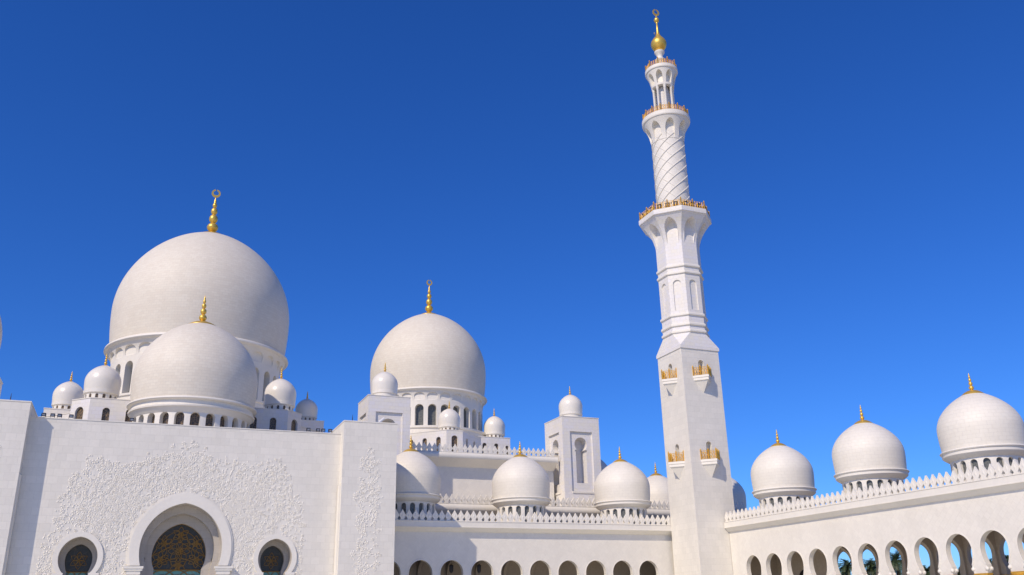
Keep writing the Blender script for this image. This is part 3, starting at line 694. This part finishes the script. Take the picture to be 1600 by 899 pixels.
def arcade(name,label,origin,axis,L,cent,zp,depth,protr,closed,mer,dz=0,colr=True):
    """axis 'y': wall facing -Y, u along +X. axis 'x': wall facing -X, u along -Y"""
    t=empty(name,(origin[0],origin[1],0),label,'arcade')
    f=(lambda u,z,w:(u,w,z)) if axis=='y' else (lambda u,z,w:(w,-u,z))
    A=lambda c: arch(1.63,6.93+dz,1.70,neck=1.27,zn=5.38,n=14,cu=c)+[]
    u0,u1=L; ZB=4.55; outer=rect(u0,u1,ZB,12.9+dz); mb=MB()
    # openings run down through the wall's lower edge: walls between stand on capitals
    def lower(c): 
        a=A(c); return a[:1]+a
    pts=[(u0,ZB)]
    for c in cent:
        a=A(c); pts+=[(a[0][0]-.1,ZB),(a[0][0],ZB+.35)]+a+[(a[-1][0],ZB+.35),(a[-1][0]+.1,ZB)]
    pts+=[(u1,ZB),(u1,12.4+dz),(u0,12.4+dz)]
    V,F=sheet(pts,[]); th=.65; n=len(pts)
    mb.add([f(u,z,0) for u,z in V],F); mb.add([f(u,z,th) for u,z in V],[q[::-1] for q in F]); mb.add([f(u,z,0) for u,z in pts]+[f(u,z,th) for u,z in pts],[(i,(i+1)%n,(i+1)%n+n,i+n) for i in range(n)])
    mb.build('wall','scale',t,ang=24,fix=False)
    # narrow raised hood round every arch
    hd=MB()
    for c in cent: band(hd,arch(1.75,6.93+dz,1.84,neck=1.40,zn=5.38,n=14,cu=c),arch(1.63,6.93+dz,1.70,neck=1.27,zn=5.38,n=14,cu=c),f,-.05,.02)
    
    for c in cent:
        for sg in (-1,1):
            for k in range(3): ball(hd,f(c+sg*(1.33+.05*(k%2)),4.98-.1*(k%2),.05+.28*k),.22)
    hd.build('arch_moulding','plain',t,ang=40)
    # far wall
    ow=MB(); cs=[c for c in cent if not closed(c)]; d0=depth
    pts=[(u0,ZB)]; prev=None
    for c in cs:
        a=A(c); pts+=[(a[0][0]-.1,ZB),(a[0][0],ZB+.35)]+a+[(a[-1][0],ZB+.35),(a[-1][0]+.1,ZB)]
    pts+=[(u1,ZB),(u1,12.4+dz),(u0,12.4+dz)]
    V,F=sheet(pts,[]); n=len(pts)
    ow.add([f(u,z,d0) for u,z in V],F); ow.add([f(u,z,d0+th) for u,z in V],F); ow.add([f(u,z,d0) for u,z in pts]+[f(u,z,d0+th) for u,z in pts],[(i,(i+1)%n,(i+1)%n+n,i+n) for i in range(n)])
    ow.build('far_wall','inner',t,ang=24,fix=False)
    # solid lower wall and glazed doors where closed
    cl=[c for c in cent if closed(c)]
    if cl:
        lw=MB(); a0,a1=min(cl)-2.2,max(cl)+2.2; c8=[f(a0,0,d0),f(a1,0,d0),f(a1,0,d0+th),f(a0,0,d0+th),f(a0,5.2,d0),f(a1,5.2,d0),f(a1,5.2,d0+th),f(a0,5.2,d0+th)]
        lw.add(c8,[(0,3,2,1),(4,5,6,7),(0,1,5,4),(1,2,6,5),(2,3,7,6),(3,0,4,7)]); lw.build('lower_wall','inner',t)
        for c in cl[::2]:
            p=panel(arch(1.25,5.2,1.45,zb=.05,n=10,cu=c+.8),f,d0-.04); p.build('door','door',t)
    # transverse arches across the walk
    allp=[c-2.18 for c in cent]+[cent[-1]+2.18]; dd=depth-th; rm_=None
    for p in allp:
        g=lambda u,z,w,p=p: f(p-.22+w,z,th+u)
        ol=arch(dd/2-.35,7.0,2.2,zb=ZB,n=12,cu=dd/2)
        pp=[(0,ZB)]+ol+[(dd,ZB),(dd,9.6),(0,9.6)]
        V,F=sheet(pp,[]); n=len(pp); tv=MB(); tv.add([g(u,z,0) for u,z in V],F); tv.add([g(u,z,.44) for u,z in V],F); tv.add([g(u,z,0) for u,z in pp]+[g(u,z,.44) for u,z in pp],[(i,(i+1)%n,(i+1)%n+n,i+n) for i in range(n)])
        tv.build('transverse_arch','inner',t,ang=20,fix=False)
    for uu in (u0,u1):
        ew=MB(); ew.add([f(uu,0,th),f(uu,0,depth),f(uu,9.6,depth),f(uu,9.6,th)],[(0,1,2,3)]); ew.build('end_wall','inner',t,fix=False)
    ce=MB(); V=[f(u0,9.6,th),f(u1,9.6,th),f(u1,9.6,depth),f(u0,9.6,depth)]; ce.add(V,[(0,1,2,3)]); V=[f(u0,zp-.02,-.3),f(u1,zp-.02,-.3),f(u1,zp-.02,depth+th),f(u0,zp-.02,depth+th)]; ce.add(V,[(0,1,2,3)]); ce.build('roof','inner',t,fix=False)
    # cornice
    co_=MB(); pr=[(0,zp-1.38),(-.18,zp-1.34),(-protr+.12,zp-.86),(-protr,zp-.84),(-protr,zp-.74),(-protr+.04,zp-.72),(-protr+.04,zp-.08),(-protr-.02,zp-.06),(-protr-.02,zp),(.6,zp)]
    for i in range(len(pr)-1):
        (a,za),(b,zb)=pr[i],pr[i+1]; co_.add([f(u0,za,a),f(u1,za,a),f(u1,zb,b),f(u0,zb,b)],[(0,1,2,3)])
    for uu in (u0,u1): co_.add([f(uu,z,w) for w,z in pr],[tuple(range(len(pr)))])
    co_.build('cornice','plain',t,ang=20)
    p=f(mer[0],0,-protr+.25); q=f(mer[1],0,-protr+.25); merlons(t,p[:2],q[:2],zp,pitch=.925)
    if colr:
        for p in allp:
            for w in (th/2,depth+th/2):
                x,y,_=f(p,0,w); o=inst('column',COLM,t,(x,y,0),0 if axis=='y' else PI/2); inst('capital',CAPM,o)
    return t
c1=[36.2-1.75-55+4.385*k+0 for k in range(9)]
c1=[36.2+4.385*k-55 for k in range(-1,9)]
arcade('arcade','long low marble arcade between the right pylon and the minaret',(55,118.7),'y',(-25,34),[c for c in c1],13.7,8.3,.9,lambda c:True,(-25,27))
c2=[60-(106.03-4.346*k-0)+0 for k in range(14)]   # u = y0 - Y with y0 = 60
c2=[60-(106.03-4.346*k) for k in range(14)]
arcade('arcade','bright sunlit marble arcade running toward the viewer at the right, palms behind it',(80.6,60),'x',(-50.9,14),c2,13.55,7.9,.78,lambda u:(60-u)>98.5,(-50.8,14))
# floodlights behind the merlons
for i,(x,l) in enumerate([(32.7,'black floodlight between merlons beside the right pylon'),(37.06,'black floodlight in the shaded merlon gaps, under the half-shaded dome, left one'),(38.81,'black floodlight in the shaded merlon gaps, under the half-shaded dome, right one'),(44.95,'black floodlight between merlons midway between two arcade domes'),(51.14,'black floodlight between merlons under the left half of the second arcade dome'),(53.77,'black floodlight between merlons under the middle of the second arcade dome'),(57.29,'black floodlight between merlons just right of the second arcade dome'),(63.42,'black floodlight between merlons just left of the third arcade dome'),(69.5,'black floodlight between merlons under the middle of the third arcade dome'),(71.28,'black floodlight between merlons right of the middle of the third arcade dome'),(74.82,'black floodlight between merlons nearest the minaret')]):
    j=round((x*118.05/118.4-30.1)/.925); x=(30.1+.925*j)*118.4/118.05      # they stand behind the gaps between merlons
    floodlight((x,118.4,13.55),l,s=1.45,group='black floodlights behind the arcade merlons')
# hanging lanterns in the walk
for x,y,l in ((41.8,122.5,'dark lantern hanging inside the second arch from the right pylon'),(45.95,122.5,'dark lantern hanging inside the third arch from the right pylon')):
    t=empty('hanging_lantern',(x,y,9.6),l,'lantern','dark lanterns in the arcade walk'); b=MB(); b.tube([(0,0,0),(0,0,-1.3)],.03,6); b.build('rod','black',t); b=MB(); b.lathe([(.02,-1.25),(.3,-1.45),(.34,-1.55),(.3,-1.6),(.3,-2.2),(.2,-2.4),(.02,-2.5)],8); b.build('cage','black',t)

# arcade domes
lab=['arcade dome beside the right pylon, half in the pylon shadow','arcade dome in the middle of the middle arcade','arcade dome nearest the keyhole tower, left of the minaret']
for k,x in enumerate((35.75,52.83,70.0)): make_small_dome((x,122.9,13.7),lab[k],R=4.33)
lab=['nearest and largest sunlit dome at the right end of the right arcade','middle one of the three sunlit domes on the right arcade','sunlit dome nearest the minaret on the right arcade']
for k,y in enumerate((69.8,86.75,103.7)): make_small_dome((85.5,y,13.6),lab[k],R=4.36)
make_small_dome((87.0,140.0,14.6),'dome showing its crown just left of the minaret, behind the middle wall',R=4.33)
make_small_dome((97.3,135.5,14.2),'shaded dome peeping out right of the minaret',R=4.5)
make_small_dome((75.2,144.5,18.5),'shaded dome mostly hidden behind the keyhole tower',R=4.4)

# ---------------------------------------------------------------- minaret
MX,MY=78.6,114.4; a=3.42
t=empty('minaret',(MX,MY,0),'tall slender white minaret with three balconies and a gold bulb finial','minaret')
sh=MB()
win_z=((22.6,25.35),(35.4,38.0))
holesets={}
for k in range(4):
    ang=k*PI/2
    def f(u,z,dw,ang=ang): X,Y=rot2(ang,u,-a+dw); return (X,Y,z)
    hs=[arch(.5,zt-.5,.5,zb=zb,n=8) for zb,zt in win_z]
    wall_sheet(sh,rect(-a,a,0,39.7),hs,f,.7,back=False,rims=False)
    for h in hs:
        V2,F2=sheet(h,[]); sh.add([f(u,z,.69) for u,z in V2],F2)
sh.build('shaft','wall',t,ang=20,fix=False)
for k in range(4):
    ang=k*PI/2
    for zb,zt in win_z:
        d=MB(); V=[(-.46,-a+.66,zb),(.46,-a+.66,zb),(.46,-a+.66,zb+1.75),(-.46,-a+.66,zb+1.75)]; d.add(V,[(0,1,2,3)]); me=d.mesh('door',M['door']); inst('door',me,t,(0,0,0),ang)
# slim corner grooves low on the shaft
gr=MB()
for k in range(4):
    x,y=rot2(k*PI/2,-a,-a); x2,y2=rot2(k*PI/2,-a+.22,-a-.05); x3,y3=rot2(k*PI/2,-a-.0,-a-.05)
    pts=[rot2(k*PI/2,-a-.05,-a-.0),rot2(k*PI/2,-a-.05,-a+.3),rot2(k*PI/2,-a,-a+.3),rot2(k*PI/2,-a,-a)]; gr.prism(pts,0,10.6)
gr.build('corner_strip','plain',t)
# square cornice, broached transition and octagon
tr=MB(); s1=a+.14; ap=3.36
tr.box((-s1,-s1,39.7),(s1,s1,40.15))
tn=math.tan(PI/8)*ap
oc=[]
for k in range(4):
    oc+= [rot2(k*PI/2,-tn,-ap),rot2(k*PI/2,tn,-ap)]
sq=[(-s1,-s1),(s1,-s1),(s1,s1),(-s1,s1)]
vs=[(x,y,40.15) for x,y in sq]+[(x,y,42.45) for x,y in oc]; fs=[]
for k in range(4):
    fs.append((k,(k+1)%4,4+2*k+1,4+2*k)); fs.append(((k+1)%4,4+(2*k+2)%8,4+2*k+1))
tr.add(vs,fs); tr.build('broach','fine',t,ang=15)
oct_=MB()
def octw(z0,z1,hole):
    for k in range(8):
        ang=k*PI/4; ww=math.tan(PI/8)*ap
        def f(u,z,dw): X,Y=rot2(ang,u,-ap+dw); return (X,Y,z)
        if hole: wall_sheet(oct_,rect(-ww,ww,z0,z1),[hole],f,.22,back=False,rims=False); V2,F2=sheet(hole,[]); oct_.add([f(u,z,.215) for u,z in V2],F2)
        else: V,F=sheet(rect(-ww,ww,z0,z1),[]); oct_.add([f(u,z,0) for u,z in V],F)
octw(42.4,45.3,None); octw(45.3,53.0,arch(.66,50.75,.66,zb=46.3,n=9)); octw(53.0,57.6,None)
oct_.build('octagon','fine',t,ang=15,fix=False)
for z in (42.5,43.6,45.25,52.35,53.55):
    bd=MB(); ring_profile(bd,[(ap,z),(ap+.15,z+.02),(ap+.22,z+.1),(ap+.22,z+.34),(ap+.1,z+.5),(ap,z+.52)],8,True)
    bd.build('string_course','plain',t,ang=15)
g1=MB(); scallops(g1,8,ap,5.45,57.55,62.35,ap,power=1.9,poly=True,aw=.325,ab=.06,at=.90,ph=0)
ring_profile(g1,[(5.4,62.35),(5.62,62.42),(5.66,62.5),(5.66,63.25),(5.5,63.3),(2.5,63.3)],8,True)
g1.build('lower_gallery','fine',t,ang=18)
cy=MB(); cy.lathe([(2.75,63.2),(2.75,79.0)],64); cyo=cy.build('cylinder','plain',t)
rb=MB()
for k in range(8):
    a0=2*PI*k/8; N=90; pts=[]
    for i in range(N+1):
        z=63.3+15.3*i/N; an=a0+ (z-63.3)*.40; pts.append((2.80*cos(an),2.80*sin(an),z))
    rb.tube(pts,.07,5)
    pts=[(2.74*cos(a0-(63.3+15.3*i/N-63.3)*.40),2.74*sin(a0-(15.3*i/N)*.40),63.3+15.3*i/N) for i in range(N+1)]; rb.tube(pts,.062,4)
rb.build('spiral_ribs','plain',cyo,ang=60)
g2=MB(); scallops(g2,8,2.8,4.0,77.6,81.5,2.78,power=1.7,aw=.34,ab=.04,at=.88,ph=.5)
g2.lathe([(3.95,81.5),(4.12,81.56),(4.18,81.75),(4.18,82.4),(4.05,82.5),(.5,82.5)],64); g2.build('middle_gallery','plain',t,ang=20)
cm=MB(); cm.lathe([(.98,82.4),(.98,89.4)],8); cm.build('lantern_core','fine',t,ang=20)
for k in range(8):
    an=2*PI*(k+.5)/8; c=MB(); c.lathe([(.30,82.5),(.30,82.8),(.2,82.9),(.215,88.2),(.27,88.3),(.22,88.4),(.30,88.75),(.32,88.9)],14,(1.68*cos(an),1.68*sin(an),0)); c.build('column','plain',t)
g3=MB(); scallops(g3,8,1.98,2.72,88.9,91.9,1.6,power=1.4,aw=.33,ab=.12,at=.9,ph=.0)
g3.lathe([(1.3,88.88),(1.98,88.9)],64); g3.lathe([(2.7,91.9),(2.85,91.96),(2.9,92.1),(2.9,92.6),(2.8,92.7),(.4,92.7)],64); g3.build('upper_gallery','plain',t,ang=20)
nk=MB(); nk.lathe([(.78,92.7),(.72,93.0),(.62,93.6),(.62,94.3),(.7,94.6),(.9,94.9),(.92,95.1),(.6,95.35),(.52,95.6),(.56,96.0),(.8,96.4),(.92,96.6),(.92,96.8),(.6,96.95)],32); nk.build('neck','plain',t,ang=40)
fb=MB(); P=[(.55,96.85),(.9,97.05)]
for i in range(12): q=-1.0+i/11*1.55; P.append((1.42*cos(q)+.0,98.45+1.42*sin(q)))
P+=[(.98,99.55),(.72,99.9),(.5,100.25),(.36,100.6),(.28,101.0),(.20,101.6),(.15,102.9),(.2,103.0)]
for i in range(9): q=-1.2+2.4*i/8; P.append((.48*cos(q),103.75+.55*sin(q)))
P+=[(.12,104.3),(.07,104.8)]
fb.lathe(P,32); fbo=fb.build('finial','gold',t,ang=60)
cr=MB(); crescent(cr,105.45,.72); cr.build('crescent','gold',fbo)
lp=MB(); lp.lathe([(.05,0),(.12,.1),(.14,.3),(.08,.45),(.01,.5)],10,(-1.05,-.5,100.0)); lp.tube([(-1.05,-.5,100.0),(-.75,-.35,99.8)],.05,6); lp.build('beacon','lens',fbo)
# gilded balustrades
def balustrade(zf,pts,h,mat,post_h,parent,npan=3,closed=True):
    n=len(pts); m=MB(); rng_=range(n if closed else n-1)
    for i in rng_:
        A=Vector((*pts[i],zf)); B=Vector((*pts[(i+1)%n],zf)); 
        for z in (.1,h*.22,h*.82,h): m.tube([A+Vector((0,0,z)),B+Vector((0,0,z))],.035,4)
        L=(B-A).length; k=max(2,round(L/.42)); 
        for j in range(k):
            p=A+(B-A)*(j/k); q=A+(B-A)*((j+1)/k)
            m.tube([p+Vector((0,0,h*.22)),q+Vector((0,0,h*.82))],.028,4); m.tube([q+Vector((0,0,h*.22)),p+Vector((0,0,h*.82))],.028,4); m.tube([p+Vector((0,0,.1)),p+Vector((0,0,h))],.03,4)
    r=m.build('balustrade',mat,parent,fix=False)
    pm=MB(); pm.box((-.075,-.075,0),(.075,.075,post_h*.82)); pm.lathe([(.05,post_h*.82),(.12,post_h*.88),(.11,post_h*.94),(.01,post_h*1.06)],8); me=pm.mesh('post',M['gilt'])
    for p in pts: inst('post',me,r,(p[0],p[1],zf))
    return r
c8=5.42/cos(PI/8); pts=[]
for k in range(8):
    A=(c8*cos(2*PI*(k+.5)/8),c8*sin(2*PI*(k+.5)/8)); B=(c8*cos(2*PI*(k+1.5)/8),c8*sin(2*PI*(k+1.5)/8))
    for j in range(2): pts.append((A[0]+(B[0]-A[0])*j/2,A[1]+(B[1]-A[1])*j/2))
balustrade(63.3,pts,1.15,'gilt',1.5,t)
balustrade(82.5,[(3.95*cos(2*PI*k/16),3.95*sin(2*PI*k/16)) for k in range(16)],1.0,'copper',1.35,t)
balustrade(92.7,[(2.72*cos(2*PI*(k+.3)/10),2.72*sin(2*PI*(k+.3)/10)) for k in range(10)],.95,'copper',1.3,t)
# wedge balconies on the square shaft, one per window
def balcony(zf,k):
    ang=k*PI/2; pw=1.62; b=MB()
    def T(x,y,z): X,Y=rot2(ang,x,-a-y); return (X,Y,z)
    def tri(sc,z0,z1): 
        p=[(-pw*sc,0),(pw*sc,0),(0,pw*sc)]; b.add([T(x,y,z0) for x,y in p]+[T(x,y,z1) for x,y in p],[(0,1,2),(5,4,3),(0,1,4,3),(1,2,5,4),(2,0,3,5)])
    tri(1.06,zf-.35,zf); tri(.97,zf-.39,zf-.35); tri(1.0,zf-.75,zf-.39)
    b.add([T(-pw*.9,0,zf-.75),T(pw*.9,0,zf-.75),T(0,pw*.9,zf-.75),T(0,0,zf-2.55)],[(0,2,3),(2,1,3),(0,1,2)])
    o=b.build('balcony','plain',t,ang=15)
    P3=[T(-pw*1.0,.02,0)[:2],T(-pw*.5,pw*.5,0)[:2],T(0,pw,0)[:2],T(pw*.5,pw*.5,0)[:2],T(pw,.02,0)[:2]]
    balustrade(zf,P3,1.25,'gilt',1.55,o,closed=False)
for k in (0,3,1,2):
    for zf in (22.55,35.35): balcony(zf,k)
# floodlights standing on the lower gallery
for k in range(8):
    for j in range(3):
        A=Vector((c8*.955*cos(2*PI*(k+.5)/8),c8*.955*sin(2*PI*(k+.5)/8))); B=Vector((c8*.955*cos(2*PI*(k+1.5)/8),c8*.955*sin(2*PI*(k+1.5)/8)))
        p=A+(B-A)*((j+.6)/3.2)
        if p.y-p.x*-.3>2.2: continue
        q=floodlight((MX+p.x,MY+p.y,63.32),'black floodlight on the lower minaret balcony behind its gold rail',rz=math.atan2(p.y,p.x)+PI/2,s=1.9,group='black floodlights on the lower minaret balcony')

# ---------------------------------------------------------------- date palms behind the right arcade
def palm(x,y,h,r,label,seed,lean=.3):
    g=random.Random(seed); t=empty('date_palm',(x,y,0),label,'palm tree','date palms behind the right arcade')
    b=MB(); pts=[(lean*math.sin(q/8*1.3)*.8,0.2*q/8,h*q/8) for q in range(9)]; b.tube(pts,.27,10,taper=.2)
    for i in range(26): z=h*i/26; b.lathe([(.27,z),(.31,z+.07),(.26,z+.14)],10,(lean*math.sin(z/h*1.3)*.8,.2*z/h,0))
    b.build('trunk','bark',t)
    c=MB(); tx,ty=pts[-1][0],pts[-1][1]
    for i in range(64):
        az=g.uniform(0,2*PI); e=g.uniform(-.5,1.35); L=r*g.uniform(.75,1.1); N=11; P=[]; x0,y0,z0=tx,ty,h
        el_=e
        for k in range(N+1):
            P.append(Vector((x0,y0,z0))); x0+=cos(az)*cos(el_)*L/N; y0+=sin(az)*cos(el_)*L/N; z0+=sin(el_)*L/N; el_-=.135+.03*g.random()
        c.tube(P,.035,4,taper=.008)
        sd=Vector((-sin(az),cos(az),0))
        for k in range(1,N):
            for m_ in range(3):
                q=P[k].lerp(P[min(k+1,N)],m_/3); d=(P[min(k+1,N)]-P[k-1]).normalized(); ln=.62*math.sin(PI*(k+.6)/(N+1.2))**.6*r/3.2
                for s in (-1,1):
                    tip=q+(sd*s*.75+d*.62+Vector((0,0,g.uniform(-.12,.3)))).normalized()*ln; wv=d*.045
                    c.add([q-wv,q+wv,tip],[(0,1,2)])
    c.build('crown','fern',t,fix=False,ang=180)
    return t
for i,(x,y,h,r,l) in enumerate([(118,128.6,8.2,3.0,'date palm seen through the fifth arch of the right arcade'),(118,123.0,8.0,2.9,'date palm seen through the sixth arch of the right arcade'),(116,115.3,8.6,3.6,'large dark date palm filling the seventh arch of the right arcade'),(120,113.2,6.6,2.6,'low date palm seen at the foot of the eighth arch'),(118,105.2,5.9,2.6,'low date palm seen at the foot of the ninth arch'),(119,100.3,6.6,2.6,'date palm seen left in the tenth arch of the right arcade'),(118,95.7,6.9,2.7,'date palm seen right in the tenth arch of the right arcade'),(122,152,7.5,3,'date palm glimpsed through the third arch of the right arcade')]): palm(x,y,h,r,l,i+5)
